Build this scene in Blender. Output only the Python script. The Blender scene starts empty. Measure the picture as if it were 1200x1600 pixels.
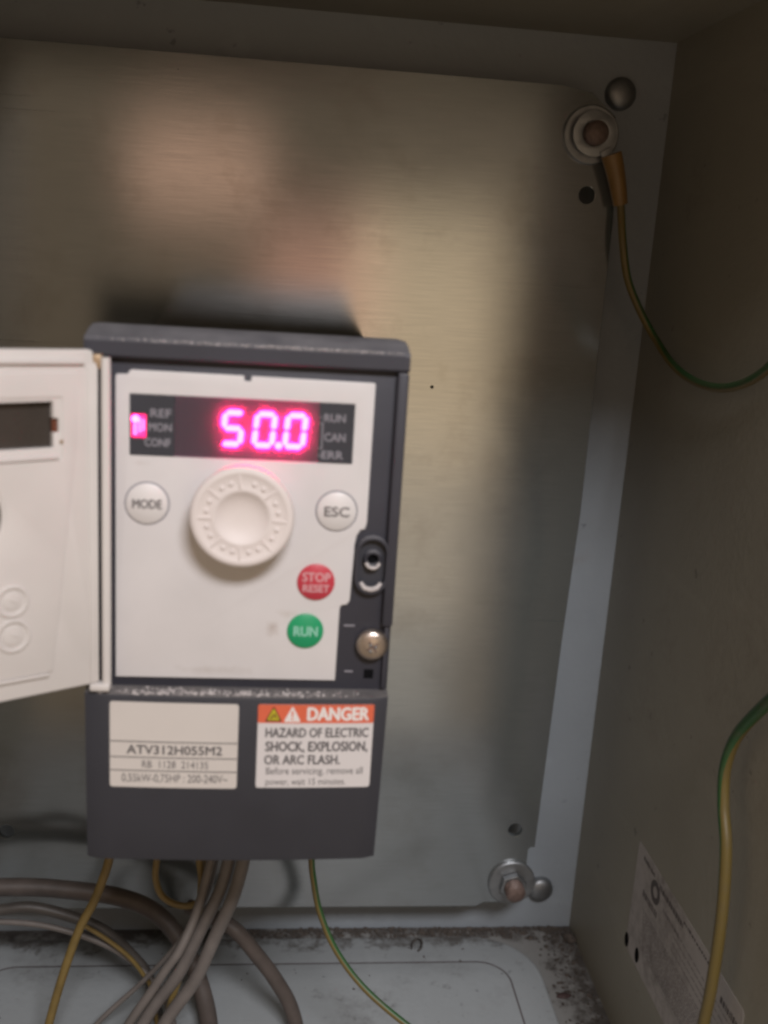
import bpy, bmesh, math, random
from mathutils import Vector, Matrix

# ------------------------------------------------------------------ camera, world, lamps, exposure
sc = bpy.context.scene
col = sc.collection
MM = 0.001                                   # everything below is written in millimetres
random.seed(11)

YAW, PITCH, ROLL, FPX = 0.114059, 0.247202, 0.0648781, 1612.24
fwd = Vector((math.sin(YAW)*math.cos(PITCH), math.cos(YAW)*math.cos(PITCH), -math.sin(PITCH)))
rgt = fwd.cross(Vector((0, 0, 1))).normalized()
upv = rgt.cross(fwd)
r2 = rgt*math.cos(ROLL) + upv*math.sin(ROLL)
u2 = -rgt*math.sin(ROLL) + upv*math.cos(ROLL)
cd = bpy.data.cameras.new('camera')
cam = bpy.data.objects.new('camera', cd)
col.objects.link(cam)
m = Matrix((r2, u2, -fwd)).transposed().to_4x4()
m.translation = Vector((41.5, -361.63, 150.15))*MM
cam.matrix_world = m
cd.sensor_fit = 'VERTICAL'
cd.sensor_height = 36.0
cd.sensor_width = 27.0
cd.lens = FPX/1600*36.0
cd.clip_start = 0.01
cd.clip_end = 50
cd.dof.use_dof = True
cd.dof.focus_distance = 0.335
cd.dof.aperture_fstop = 12.5
sc.camera = cam

w = bpy.data.worlds.new('World')
sc.world = w
w.use_nodes = True
bg = w.node_tree.nodes['Background']
bg.inputs['Color'].default_value = (1.0, 0.76, 0.52, 1)
bg.inputs['Strength'].default_value = 0.29

def area(name, loc, target, sx, sy, watts, color):
    L = bpy.data.lights.new(name, 'AREA')
    L.shape = 'RECTANGLE'
    L.size, L.size_y = sx*MM, sy*MM
    L.energy = watts
    L.color = color
    o = bpy.data.objects.new(name, L)
    col.objects.link(o)
    o.location = Vector(loc)*MM
    d = (Vector(target) - Vector(loc))
    o.rotation_euler = d.to_track_quat('-Z', 'Y').to_euler()
    return o
# ceiling strip lamp of the room, in front of the cabinet and above it
area('ceiling_lamp', (160, -700, 560), (50, -100, 60), 230, 120, 5.3, (0.985, 0.97, 1.0))
# tall pale opening of the room seen mirrored in the mounting plate
area('room_window', (238, -1020, 35), (115, 0, 105), 195, 335, 0.25, (1.0, 0.77, 0.50))
area('room_window', (230, -1020, -240), (115, 0, 50), 185, 215, 0.098, (1.0, 0.82, 0.60))
area('room_window', (215, -1020, -460), (110, 0, -20), 170, 225, 0.045, (0.95, 0.95, 0.90))
# added warm area lights, mirrored as the peach spot and trail above the drive
area('warm_reflection_light', (-60, -1000, 232), (20, 0, 165), 165, 70, 0.058, (1.0, 0.58, 0.40))
area('warm_reflection_light', (95, -1000, 100), (50, 0, 140), 150, 150, 0.072, (1.0, 0.50, 0.36))

sc.render.engine = 'CYCLES'
sc.view_settings.view_transform = 'Standard'
sc.view_settings.look = 'None'
sc.view_settings.exposure = 0.0
sc.view_settings.gamma = 1.0
sc.cycles.use_denoising = True
sc.cycles.max_bounces = 10
sc.cycles.transparent_max_bounces = 12
sc.cycles.sample_clamp_indirect = 4.0
sc.cycles.filter_width = 2.6

# ------------------------------------------------------------------ materials
def new_mat(name):
    M = bpy.data.materials.new(name)
    M.use_nodes = True
    nt = M.node_tree
    return M, nt, nt.nodes['Principled BSDF']

def noise(nt, scale, detail=4, rough=.55, vec=None, mapscale=None):
    n = nt.nodes.new('ShaderNodeTexNoise')
    n.inputs['Scale'].default_value = scale
    n.inputs['Detail'].default_value = detail
    n.inputs['Roughness'].default_value = rough
    g = nt.nodes.new('ShaderNodeNewGeometry')
    if mapscale:
        mp = nt.nodes.new('ShaderNodeMapping')
        mp.inputs['Scale'].default_value = mapscale
        nt.links.new(g.outputs['Position'], mp.inputs['Vector'])
        nt.links.new(mp.outputs['Vector'], n.inputs['Vector'])
    else:
        nt.links.new(g.outputs['Position'], n.inputs['Vector'])
    return n

def ramp(nt, src, stops):
    r = nt.nodes.new('ShaderNodeValToRGB')
    e = r.color_ramp.elements
    while len(e) < len(stops):
        e.new(.5)
    for k, (p, c) in enumerate(stops):
        e[k].position = p
        e[k].color = (c[0], c[1], c[2], 1)
    nt.links.new(src, r.inputs['Fac'])
    return r

def mix(nt, fac, a, b):
    x = nt.nodes.new('ShaderNodeMix')
    x.data_type = 'RGBA'
    if hasattr(fac, 'is_linked'):
        nt.links.new(fac, x.inputs[0])
    else:
        x.inputs[0].default_value = fac
    for s, k in ((a, 6), (b, 7)):
        if hasattr(s, 'is_linked'):
            nt.links.new(s, x.inputs[k])
        else:
            x.inputs[k].default_value = (s[0], s[1], s[2], 1)
    return x.outputs[2]

def bump(nt, p, h, strength, dist):
    b = nt.nodes.new('ShaderNodeBump')
    b.inputs['Strength'].default_value = strength
    b.inputs['Distance'].default_value = dist
    nt.links.new(h, b.inputs['Height'])
    nt.links.new(b.outputs['Normal'], p.inputs['Normal'])

def plain(name, c, rough=.5, var=.12, scale=90, bscale=2500, bstr=.12, metal=0, spec=.5, dust=None, dust_amt=.5):
    """a colour with soft wear, fine grain and, where wanted, dust lying on upward faces"""
    M, nt, p = new_mat(name)
    n = noise(nt, scale, 5)
    a = tuple(v*(1-var) for v in c)
    b = tuple(min(1, v*(1+var)) for v in c)
    out = ramp(nt, n.outputs['Fac'], [(.3, a), (.7, b)]).outputs['Color']
    if dust:
        g = nt.nodes.new('ShaderNodeNewGeometry')
        s = nt.nodes.new('ShaderNodeSeparateXYZ')
        nt.links.new(g.outputs['True Normal'], s.inputs[0])
        n2 = noise(nt, 90, 4, .6)
        mu = nt.nodes.new('ShaderNodeMath'); mu.operation = 'MULTIPLY'
        r1 = ramp(nt, s.outputs['Z'], [(.35, (0, 0, 0)), (.9, (1, 1, 1))])
        r3 = ramp(nt, n2.outputs['Fac'], [(.3, (.45, .45, .45)), (.7, (1, 1, 1))])
        nt.links.new(r1.outputs['Color'], mu.inputs[0]); nt.links.new(r3.outputs['Color'], mu.inputs[1])
        m2 = nt.nodes.new('ShaderNodeMath'); m2.operation = 'MULTIPLY'
        nt.links.new(mu.outputs[0], m2.inputs[0]); m2.inputs[1].default_value = dust_amt
        out = mix(nt, m2.outputs[0], out, dust)
    nt.links.new(out, p.inputs['Base Color'])
    rr = noise(nt, scale*2.3, 4)
    mr = nt.nodes.new('ShaderNodeMapRange')
    mr.inputs['To Min'].default_value = max(.03, rough-.09); mr.inputs['To Max'].default_value = min(1, rough+.09)
    nt.links.new(rr.outputs['Fac'], mr.inputs['Value']); nt.links.new(mr.outputs['Result'], p.inputs['Roughness'])
    p.inputs['Metallic'].default_value = metal
    p.inputs['Specular IOR Level'].default_value = spec
    if bstr:
        bump(nt, p, noise(nt, bscale, 2).outputs['Fac'], bstr, .0002)
    return M

MAT = {}
MAT['dark'] = plain('dark_plastic', (.034, .034, .045), .55, .10, 60, 3000, .25, dust=(.27, .26, .27), dust_amt=.72)
MAT['cover'] = plain('cover_plastic', (.031, .032, .041), .58, .10, 50, 3000, .25, dust=(.22, .20, .19), dust_amt=.6)
MAT['black'] = plain('black_hole', (.006, .006, .007), .9, .1, spec=.05, bstr=0)
MAT['white'] = plain('white_plastic', (.635, .61, .61), .42, .04, 60, 3000, .10)
MAT['cream'] = plain('cream_plastic', (.625, .592, .57), .45, .05, 40, 3000, .10)
MAT['knob'] = plain('knob_plastic', (.70, .635, .61), .58, .02, 40, 3000, .08)
MAT['button'] = plain('button_plastic', (.68, .65, .64), .38, .02)
MAT['red'] = plain('red_button', (.50, .042, .065), .40, .05)
MAT['green'] = plain('green_button', (.012, .30, .125), .40, .05)
MAT['ink'] = plain('grey_ink', (.085, .078, .082), .6, .1, bstr=0)
MAT['buttonink'] = plain('worn_button_ink', (.17, .155, .155), .6, .1, bstr=0)
MAT['lightink'] = plain('pale_ink', (.24, .23, .26), .6, .1, bstr=0)
MAT['whiteink'] = plain('white_ink', (.74, .70, .68), .6, .05, bstr=0)
MAT['pinkink'] = plain('pale_button_ink', (.60, .30, .32), .6, .05, bstr=0)
MAT['greenink'] = plain('pale_green_ink', (.25, .55, .42), .6, .05, bstr=0)
MAT['paper'] = plain('label_paper', (.60, .56, .53), .40, .04, 30, bstr=.05)
MAT['paper2'] = plain('label_vinyl', (.64, .61, .61), .38, .03, 30, bstr=.05)
MAT['orange'] = plain('orange_print', (.66, .13, .065), .42, .06)
MAT['olive'] = plain('yellow_print', (.48, .42, .02), .45, .1)
MAT['brown'] = plain('brown_print', (.13, .04, .02), .45, .1)
MAT['smoke'] = plain('smoked_window', (.045, .037, .032), .28, .15, 60, bstr=.05)
MAT['screw'] = plain('zinc_screw', (.50, .43, .38), .30, .15, 300, 1500, .3, metal=.9)
MAT['steel'] = plain('zinc_steel', (.27, .28, .29), .46, .18, 220, 1800, .25, metal=.85)
MAT['rust'] = plain('rusty_stud', (.15, .105, .09), .55, .3, 500, 2000, .5, metal=.3)
MAT['brass'] = plain('hinge_pin_metal', (.42, .30, .19), .45, .2, metal=.5)
MAT['dirt'] = plain('dust_and_grit', (.075, .060, .050), .95, .5, 700, bstr=.4)
MAT['dust_and_highlight'] = plain('pale_dust_and_highlight', (.50, .46, .45), .95, .3, 700, bstr=.4)  # pale dust; also colours the modelled highlights on eyelet and hood edge
MAT['chip'] = plain('brown_chip', (.055, .030, .028), .7, .3, 500)
MAT['grey'] = plain('grey_cable_sheath', (.15, .132, .122), .5, .15, 120)
MAT['brownsheath'] = plain('brown_cable_sheath', (.085, .068, .06), .55, .2, 120)
MAT['darksheath'] = plain('dark_cable_sheath', (.06, .052, .046), .5, .2, 120)
MAT['yellow'] = plain('yellow_insulation', (.19, .13, .04), .45, .15, 200)
MAT['sleeve'] = plain('amber_sleeve', (.22, .125, .04), .45, .12, 200)
MAT['sticker'] = None
MAT['print'] = plain('sticker_print', (.10, .085, .085), .7, .2, 400, bstr=0)
MAT['print2'] = plain('faded_sticker_print', (.22, .195, .19), .7, .2, 400, bstr=0)

def painted(name, c, dirt, dirt_lo, dirt_hi, edges=()):
    M, nt, p = new_mat(name)
    n = noise(nt, 16, 7, .62)
    n2 = noise(nt, 260, 5, .7)
    base = ramp(nt, n.outputs['Fac'], [(.35, tuple(v*.95 for v in c)), (.65, tuple(v*1.04 for v in c))]).outputs['Color']
    f = ramp(nt, n.outputs['Fac'], [(dirt_lo, (0, 0, 0)), (dirt_hi, (.75, .75, .75))])
    f2 = ramp(nt, n2.outputs['Fac'], [(.40, (.1, .1, .1)), (.62, (1, 1, 1))])
    mu = nt.nodes.new('ShaderNodeMath'); mu.operation = 'MULTIPLY'
    nt.links.new(f.outputs['Color'], mu.inputs[0]); nt.links.new(f2.outputs['Color'], mu.inputs[1])
    colr = mix(nt, mu.outputs[0], base, dirt)
    chip_ = noise(nt, 150, 3, .6)
    colr = mix(nt, ramp(nt, chip_.outputs['Fac'], [(.70, (0, 0, 0)), (.74, (.7, .7, .7))]).outputs['Color'], colr, tuple(v*.45 for v in c))
    scuff = noise(nt, 1, 4, .6, mapscale=(60, 9, 60))
    colr = mix(nt, ramp(nt, scuff.outputs['Fac'], [(.58, (0, 0, 0)), (.72, (.35, .35, .35))]).outputs['Color'], colr, tuple(min(1, v*1.25) for v in c))
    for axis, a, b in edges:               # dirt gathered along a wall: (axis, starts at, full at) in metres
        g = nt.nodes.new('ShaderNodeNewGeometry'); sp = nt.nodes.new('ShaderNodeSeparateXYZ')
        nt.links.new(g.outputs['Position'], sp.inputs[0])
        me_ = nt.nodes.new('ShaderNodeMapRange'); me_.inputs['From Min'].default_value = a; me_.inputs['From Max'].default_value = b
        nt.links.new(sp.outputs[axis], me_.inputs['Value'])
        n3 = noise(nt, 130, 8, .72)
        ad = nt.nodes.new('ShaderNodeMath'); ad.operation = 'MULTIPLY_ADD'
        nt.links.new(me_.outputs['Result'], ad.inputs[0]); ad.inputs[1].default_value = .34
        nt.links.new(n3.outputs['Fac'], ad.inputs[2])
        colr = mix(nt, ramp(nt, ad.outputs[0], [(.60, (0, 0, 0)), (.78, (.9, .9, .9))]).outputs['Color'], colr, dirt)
    nt.links.new(colr, p.inputs['Base Color'])
    p.inputs['Roughness'].default_value = .48
    bump(nt, p, noise(nt, 420, 4).outputs['Fac'], .25, .0006)
    return M
MAT['paint'] = painted('cabinet_paint', (.275, .305, .335), (.2, .17, .14), .58, .85)
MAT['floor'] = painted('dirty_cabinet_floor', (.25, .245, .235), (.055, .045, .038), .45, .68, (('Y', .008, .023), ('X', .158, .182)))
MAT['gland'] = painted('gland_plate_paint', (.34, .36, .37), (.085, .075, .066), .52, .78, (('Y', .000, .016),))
MAT['warmlight_paint'] = painted('side_wall_warm_light', (.31, .288, .235), (.15, .12, .09), .55, .85)  # same cabinet paint, with the side walls' warm light mixed into the colour

MAT['sticker'] = painted('rating_sticker_paper', (.46, .42, .40), (.13, .105, .09), .40, .62)

def stained_panel():
    M = plain('control_panel_plastic', (.635, .61, .61), .42, .04, 60, 3000, .10)
    nt = M.node_tree; p = nt.nodes['Principled BSDF']
    src = p.inputs['Base Color'].links[0].from_socket
    for (x, z, rx, rz, c, k) in ((43.2, 61.2, 3.6, 5.5, (.30, .22, .17), .85), (47.0, 65.0, 6, 2.5, (.42, .36, .31), .5), (30, 50, 20, 2.6, (.40, .35, .31), .5), (12, 100.2, 5, 1.6, (.45, .40, .37), .4), (35.5, 77.5, 13, 1.6, (.44, .37, .32), .45), (53, 68.6, 4.5, 1.1, (.45, .39, .35), .4), (13.6, 85.9, 4.5, 1.0, (.47, .41, .37), .4)):
        g = nt.nodes.new('ShaderNodeNewGeometry'); mp = nt.nodes.new('ShaderNodeMapping'); mp.vector_type = 'POINT'
        mp.inputs['Scale'].default_value = (1000/rx, 0, 1000/rz); mp.inputs['Location'].default_value = (-x/rx, 0, -z/rz)
        nt.links.new(g.outputs['Position'], mp.inputs['Vector'])
        ln = nt.nodes.new('ShaderNodeVectorMath'); ln.operation = 'LENGTH'; nt.links.new(mp.outputs['Vector'], ln.inputs[0])
        n = noise(nt, 420, 5, .65)
        ad = nt.nodes.new('ShaderNodeMath'); ad.operation = 'ADD'
        nt.links.new(ln.outputs['Value'], ad.inputs[0]); nt.links.new(n.outputs['Fac'], ad.inputs[1])
        src = mix(nt, ramp(nt, ad.outputs[0], [(.35, (k, k, k)), (1.0, (0, 0, 0))]).outputs['Color'], src, c)
    nt.links.new(src, p.inputs['Base Color'])
    return M
MAT['panel'] = stained_panel()

def brushed():
    M, nt, p = new_mat('brushed_zinc_plate')
    fine = noise(nt, 1, 3, .6, mapscale=(60, 60, 2600))
    mid = noise(nt, 1, 6, .65, mapscale=(22, 22, 60))
    big = noise(nt, 9, 5, .6)
    c = ramp(nt, fine.outputs['Fac'], [(.3, (.33, .335, .335)), (.7, (.40, .405, .405))]).outputs['Color']
    c = mix(nt, ramp(nt, big.outputs['Fac'], [(.4, (0, 0, 0)), (.75, (.35, .35, .35))]).outputs['Color'], c, (.31, .30, .28))
    sm = noise(nt, 34, 7, .7)
    c = mix(nt, ramp(nt, sm.outputs['Fac'], [(.52, (0, 0, 0)), (.68, (.45, .45, .45))]).outputs['Color'], c, (.25, .235, .215))
    for k, sc_ in enumerate(((9, 9, 700),)):
        st_ = noise(nt, 1, 2, .5, mapscale=sc_)
        c = mix(nt, ramp(nt, st_.outputs['Fac'], [(.69, (0, 0, 0)), (.74, (.5, .5, .5))]).outputs['Color'], c, (.20, .19, .18))
    sp_ = noise(nt, 900, 2, .5)
    c = mix(nt, ramp(nt, sp_.outputs['Fac'], [(.74, (0, 0, 0)), (.78, (.8, .8, .8))]).outputs['Color'], c, (.12, .10, .085))
    g = nt.nodes.new('ShaderNodeBsdfAnisotropic'); g.distribution = 'BECKMANN'
    nt.links.new(c, g.inputs['Color'])
    mr = nt.nodes.new('ShaderNodeMapRange')
    mr.inputs['To Min'].default_value = .13; mr.inputs['To Max'].default_value = .19
    nt.links.new(mid.outputs['Fac'], mr.inputs['Value']); nt.links.new(mr.outputs['Result'], g.inputs['Roughness'])
    g.inputs['Anisotropy'].default_value = .22
    g.inputs['Rotation'].default_value = .25
    t = nt.nodes.new('ShaderNodeTangent'); t.direction_type = 'UV_MAP'
    nt.links.new(t.outputs['Tangent'], g.inputs['Tangent'])
    bump(nt, g, fine.outputs['Fac'], .06, .0001)
    df = nt.nodes.new('ShaderNodeBsdfDiffuse'); df.inputs['Color'].default_value = (.20, .225, .23, 1)
    mx = nt.nodes.new('ShaderNodeMixShader'); mx.inputs[0].default_value = .30
    nt.links.new(g.outputs[0], mx.inputs[1]); nt.links.new(df.outputs[0], mx.inputs[2])
    nt.links.new(mx.outputs[0], nt.nodes['Material Output'].inputs['Surface'])
    return M
MAT['plate'] = brushed()

def emit(name, c, s):
    M, nt, p = new_mat(name)
    p.inputs['Base Color'].default_value = (.3, .02, .08, 1)
    p.inputs['Emission Color'].default_value = (*c, 1)
    p.inputs['Emission Strength'].default_value = s
    return M
MAT['seg'] = emit('lit_segment', (1.0, .022, .18), 100)
MAT['led'] = emit('lit_led', (1.0, .02, .18), 2.2)
MAT['ledmid'] = emit('lit_led_strip', (1.0, .13, .45), 3.2)
MAT['ledhot'] = emit('lit_led_core', (1.0, .05, .36), 16)

def window_mat():
    M, nt, p = new_mat('display_filter')
    out = nt.nodes['Material Output']
    tr = nt.nodes.new('ShaderNodeBsdfTransparent'); tr.inputs['Color'].default_value = (.92, .90, .92, 1)
    tl = nt.nodes.new('ShaderNodeBsdfTranslucent'); tl.inputs['Color'].default_value = (.95, .35, .70, 1)
    df = nt.nodes.new('ShaderNodeBsdfDiffuse'); df.inputs['Color'].default_value = (.20, .18, .215, 1)
    c = nt.nodes.new('ShaderNodeMixShader'); c.inputs[0].default_value = .46
    nt.links.new(tl.outputs[0], c.inputs[1]); nt.links.new(df.outputs[0], c.inputs[2])
    a = nt.nodes.new('ShaderNodeMixShader'); a.inputs[0].default_value = .36
    nt.links.new(tr.outputs[0], a.inputs[1]); nt.links.new(c.outputs[0], a.inputs[2])
    gl = nt.nodes.new('ShaderNodeBsdfGlossy'); gl.inputs['Roughness'].default_value = .25
    b = nt.nodes.new('ShaderNodeMixShader'); b.inputs[0].default_value = .04
    nt.links.new(a.outputs[0], b.inputs[1]); nt.links.new(gl.outputs[0], b.inputs[2])
    nt.links.new(b.outputs[0], out.inputs['Surface'])
    return M
MAT['filter'] = window_mat()

def stripe_mat():
    """green and yellow earth wire: two bands running along the insulation"""
    M, nt, p = new_mat('green_yellow_insulation')
    uv = nt.nodes.new('ShaderNodeUVMap'); s = nt.nodes.new('ShaderNodeSeparateXYZ')
    nt.links.new(uv.outputs['UV'], s.inputs[0])
    r = ramp(nt, s.outputs['X'], [(0, (.03, .10, .03)), (.42, (.03, .10, .03)), (.435, (.145, .105, .03)), (.96, (.145, .105, .03))])
    n = noise(nt, 180, 4)
    nt.links.new(mix(nt, ramp(nt, n.outputs['Fac'], [(.45, (0, 0, 0)), (.8, (.5, .5, .5))]).outputs['Color'], r.outputs['Color'], (.12, .095, .06)), p.inputs['Base Color'])
    p.inputs['Roughness'].default_value = .45
    return M
MAT['earth'] = stripe_mat()

# ------------------------------------------------------------------ object helpers
WL = {}
def tag(o, label=None, cat=None, group=None, kind=None):
    if label: o['label'] = label
    if cat: o['category'] = cat
    if group: o['group'] = group
    if kind: o['kind'] = kind
    return o

def thing(name, loc, label, cat, group=None):
    o = bpy.data.objects.new(name, None)
    col.objects.link(o)
    o.empty_display_size = .01
    o.location = Vector(loc)*MM
    WL[o.name] = Vector(loc)
    return tag(o, label, cat, group)

def obj(name, V, F, mat, parent=None, smooth=35, uvs=None, label=None):
    """one mesh object from vertices in world millimetres; origin in the middle of its box"""
    V = [Vector(v) for v in V]
    lo = Vector([min(v[i] for v in V) for i in range(3)]); hi = Vector([max(v[i] for v in V) for i in range(3)])
    c = (lo+hi)/2
    me = bpy.data.meshes.new(name)
    me.from_pydata([(v-c)*MM for v in V], [], F)
    if uvs:
        l = me.uv_layers.new(name='UVMap')
        for k, uv in enumerate(uvs): l.data[k].uv = uv
    me.materials.append(MAT[mat] if isinstance(mat, str) else mat)
    if smooth:
        for p in me.polygons: p.use_smooth = True
        me.set_sharp_from_angle(angle=math.radians(smooth))
    o = bpy.data.objects.new(name, me)
    col.objects.link(o)
    o.location = c*MM
    WL[o.name] = c
    if parent:
        o.parent = parent
        o.location = (c - WL[parent.name])*MM
    if label: o['label'] = label
    return o

def twin(src, c, parent):
    """another piece with the same mesh, centred on c"""
    o = src.copy(); col.objects.link(o)
    WL[o.name] = Vector(c)
    o.parent = parent
    o.location = (Vector(c) - (WL[parent.name] if parent else Vector()))*MM
    return o

def from_bm(bm):
    bm.verts.index_update()
    V = [v.co.copy() for v in bm.verts]; F = [[v.index for v in f.verts] for f in bm.faces]
    bm.free()
    return V, F

def box(x0, x1, y0, y1, z0, z1, bev=.4, seg=2):
    bm = bmesh.new()
    bmesh.ops.create_cube(bm, size=1)
    for v in bm.verts:
        v.co = Vector(((x0+x1)/2+v.co.x*(x1-x0), (y0+y1)/2+v.co.y*(y1-y0), (z0+z1)/2+v.co.z*(z1-z0)))
    if bev:
        bmesh.ops.bevel(bm, geom=bm.edges[:], offset=bev, segments=seg, affect='EDGES', profile=.5)
    return from_bm(bm)

def merge(*parts):
    V, F = [], []
    for v, f in parts:
        k = len(V); V += list(v); F += [[i+k for i in q] for q in f]
    return V, F

def rrect(x0, x1, z0, z1, r, n=6):
    P = []
    for cx, cz, a in ((x1-r, z1-r, 0), (x0+r, z1-r, 90), (x0+r, z0+r, 180), (x1-r, z0+r, 270)):
        for k in range(n+1):
            t = math.radians(a+90*k/n); P.append((cx+r*math.cos(t), cz+r*math.sin(t)))
    return P

def circ(cx, cz, r, n=32):
    return [(cx+r*math.cos(2*math.pi*k/n), cz+r*math.sin(2*math.pi*k/n)) for k in range(n)]

def eval_curve(cu):
    o = bpy.data.objects.new('tmp', cu); col.objects.link(o)
    dg = bpy.context.evaluated_depsgraph_get()
    me = bpy.data.meshes.new_from_object(o.evaluated_get(dg))
    V = [v.co.copy() for v in me.vertices]; F = [list(p.vertices) for p in me.polygons]
    bpy.data.objects.remove(o); bpy.data.meshes.remove(me)
    bpy.data.curves.remove(cu)
    return V, F

def weld(V, F):
    bm = bmesh.new()
    vs = [bm.verts.new(v) for v in V]
    for f in F:
        try: bm.faces.new([vs[i] for i in f])
        except ValueError: pass
    bmesh.ops.remove_doubles(bm, verts=bm.verts[:], dist=.004)
    bmesh.ops.recalc_face_normals(bm, faces=bm.faces[:])
    return from_bm(bm)

def slab(outlines, yf, yb, bev=0, xf=None):
    """outline (with holes) in x/z, from front yf back to yb; xf maps (a, b, depth) to another place"""
    cu = bpy.data.curves.new('tmp', 'CURVE')
    cu.dimensions = '2D'; cu.fill_mode = 'BOTH'
    cu.extrude = max(.001, abs(yb-yf)/2-bev)
    if bev:
        cu.bevel_depth = bev; cu.bevel_resolution = 2; cu.offset = -bev
    for P in outlines:
        s = cu.splines.new('POLY'); s.points.add(len(P)-1); s.use_cyclic_u = True
        for k, (a, b) in enumerate(P): s.points[k].co = (a, b, 0, 1)
    V, F = weld(*eval_curve(cu))
    ym = (yf+yb)/2
    if xf: return [xf(v.x, v.y, v.z) for v in V], F
    return [Vector((v.x, ym-v.z, v.y)) for v in V], F

def lathe(prof, cx, cz, n=48, cap=True):
    """profile of (radius, y) turned about the line x=cx, z=cz"""
    V, F = [], []
    for r, y in prof:
        for k in range(n):
            t = 2*math.pi*k/n; V.append(Vector((cx+r*math.cos(t), y, cz+r*math.sin(t))))
    for i in range(len(prof)-1):
        for k in range(n):
            a, b = i*n+k, i*n+(k+1) % n
            F.append([a, b, b+n, a+n])
    if cap:
        F.append([k for k in range(n)][::-1]); F.append([(len(prof)-1)*n+k for k in range(n)])
    bm = bmesh.new(); vs = [bm.verts.new(v) for v in V]
    for f in F: bm.faces.new([vs[i] for i in f])
    bmesh.ops.recalc_face_normals(bm, faces=bm.faces[:])
    return from_bm(bm)

def words(s, x0, x1, z0, z1, y, bold=0.0, th=.03):
    """lettering fitted to a box, standing a hair proud of the face at y"""
    cu = bpy.data.curves.new('tmp', 'FONT')
    cu.body = s; cu.size = 1; cu.extrude = .01; cu.resolution_u = 3
    V, F = eval_curve(cu)
    ax = min(v.x for v in V); bx = max(v.x for v in V); az = min(v.y for v in V); bz = max(v.y for v in V)
    base = [Vector((x0+(v.x-ax)/(bx-ax)*(x1-x0), y-.012-(v.z+.01)/.02*th, z0+(v.y-az)/(bz-az)*(z1-z0))) for v in V]
    if not bold: return base, F
    k = (z1-z0)*bold                       # heavier strokes: the same letters again, a hair aside and a hair prouder
    return merge(*[([v+Vector((dx*k, -.009*i, dz*k)) for v in base], F) for i, (dx, dz) in enumerate(((-1, 0), (1, 0), (0, .8), (0, -.8)))])

def spline(P, sub=8):
    P = [Vector(p) for p in P]; out = []
    Q = [P[0]*2-P[1]] + P + [P[-1]*2-P[-2]]
    for i in range(1, len(Q)-2):
        a, b, c, d = Q[i-1:i+3]
        for k in range(sub):
            t = k/sub
            out.append(.5*((2*b)+(c-a)*t+(2*a-5*b+4*c-d)*t*t+(3*b-a-3*c+d)*t**3))
    return out+[P[-1]]

def tube(P, r, n=14, twist=0, sub=8, phase=0):
    P = spline(P, sub); V, F, UV = [], [], []
    N = None; L = 0
    for i, p in enumerate(P):
        t = (P[min(i+1, len(P)-1)]-P[max(i-1, 0)]).normalized()
        if N is None: N = t.orthogonal().normalized()
        N = (N - t*N.dot(t)).normalized(); B = t.cross(N)
        if i: L += (p-P[i-1]).length
        rr = r(i/(len(P)-1)) if callable(r) else r
        for k in range(n):
            a = 2*math.pi*k/n + twist*L + phase
            V.append(p+(N*math.cos(a)+B*math.sin(a))*rr)
    for i in range(len(P)-1):
        for k in range(n):
            a, b = i*n+k, i*n+(k+1) % n
            F.append([a, b, b+n, a+n])
            UV += [(k/n, i), ((k+1)/n, i), ((k+1)/n, i+1), (k/n, i+1)]
    F.append([k for k in range(n)][::-1]); F.append([(len(P)-1)*n+k for k in range(n)])
    UV += [(0, 0)]*(2*n)
    return V, F, UV

# ------------------------------------------------------------------ the cabinet
XL, XR, YB, YF, ZF, ZR = -92.0, 179.0, 22.0, -216.0, -132.0, 228.0
cab = thing('enclosure', (43, -90, ZF), 'grey painted sheet steel electrical cabinet, open at the front, around the drive', 'cabinet')
obj('back_wall', *box(XL-1.5, XR+1.5, YB, YB+1.5, ZF-1.5, ZR+1.5, 0), 'paint', cab)
side = obj('side_wall', *box(XR, XR+1.5, YF, YB-.01, ZF-1.5, ZR+1.5, 0), 'warmlight_paint', cab)
obj('side_wall', *box(XL-1.5, XL, YF, YB-.01, ZF-1.5, ZR+1.5, 0), 'warmlight_paint', cab)
fl = obj('floor_panel', *box(XL+.01, XR-.01, YF, YB-.01, ZF-1.5, ZF, 0), 'floor', cab)
obj('roof_panel', *box(XL+.01, XR-.01, YF, YB-.01, ZR, ZR+1.5, 0), 'warmlight_paint', cab)
def floor_xf(z):
    return lambda a, b, d: Vector((a, b, z+d))
gp = obj('gland_plate', *slab([rrect(-75, 158, -170, 12, 26, 10)], 0, 3.0, 1.2, floor_xf(ZF+1.52)), 'gland', cab)
obj('raised_field', *slab([rrect(-61, 144, -158, -5, 12, 10)], 0, .6, .25, floor_xf(ZF+3.0)), 'gland', gp)
obj('seam', *slab([rrect(-61.7, 144.7, -158.7, -4.1, 12.7, 10), rrect(-61, 144, -158, -5, 12, 10)], 0, .06, 0, floor_xf(ZF+3.06)), 'print', gp)
obj('boss', *lathe([(5.6, YB+.2), (5.6, YB-1.2), (5.2, YB-2.4), (4.2, YB-3.1), (2.4, YB-3.6), (.6, YB-3.8)], 163.8, -112.7), 'steel', cab, 50, label='round steel boss low in the corner')
obj('boss', *lathe([(5.6, YB+.2), (5.6, YB-1.2), (5.2, YB-2.4), (4.2, YB-3.1), (2.4, YB-3.6), (.6, YB-3.8)], 160.2, 209.5), 'steel', cab, 50, label='round steel boss high in the corner')

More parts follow.
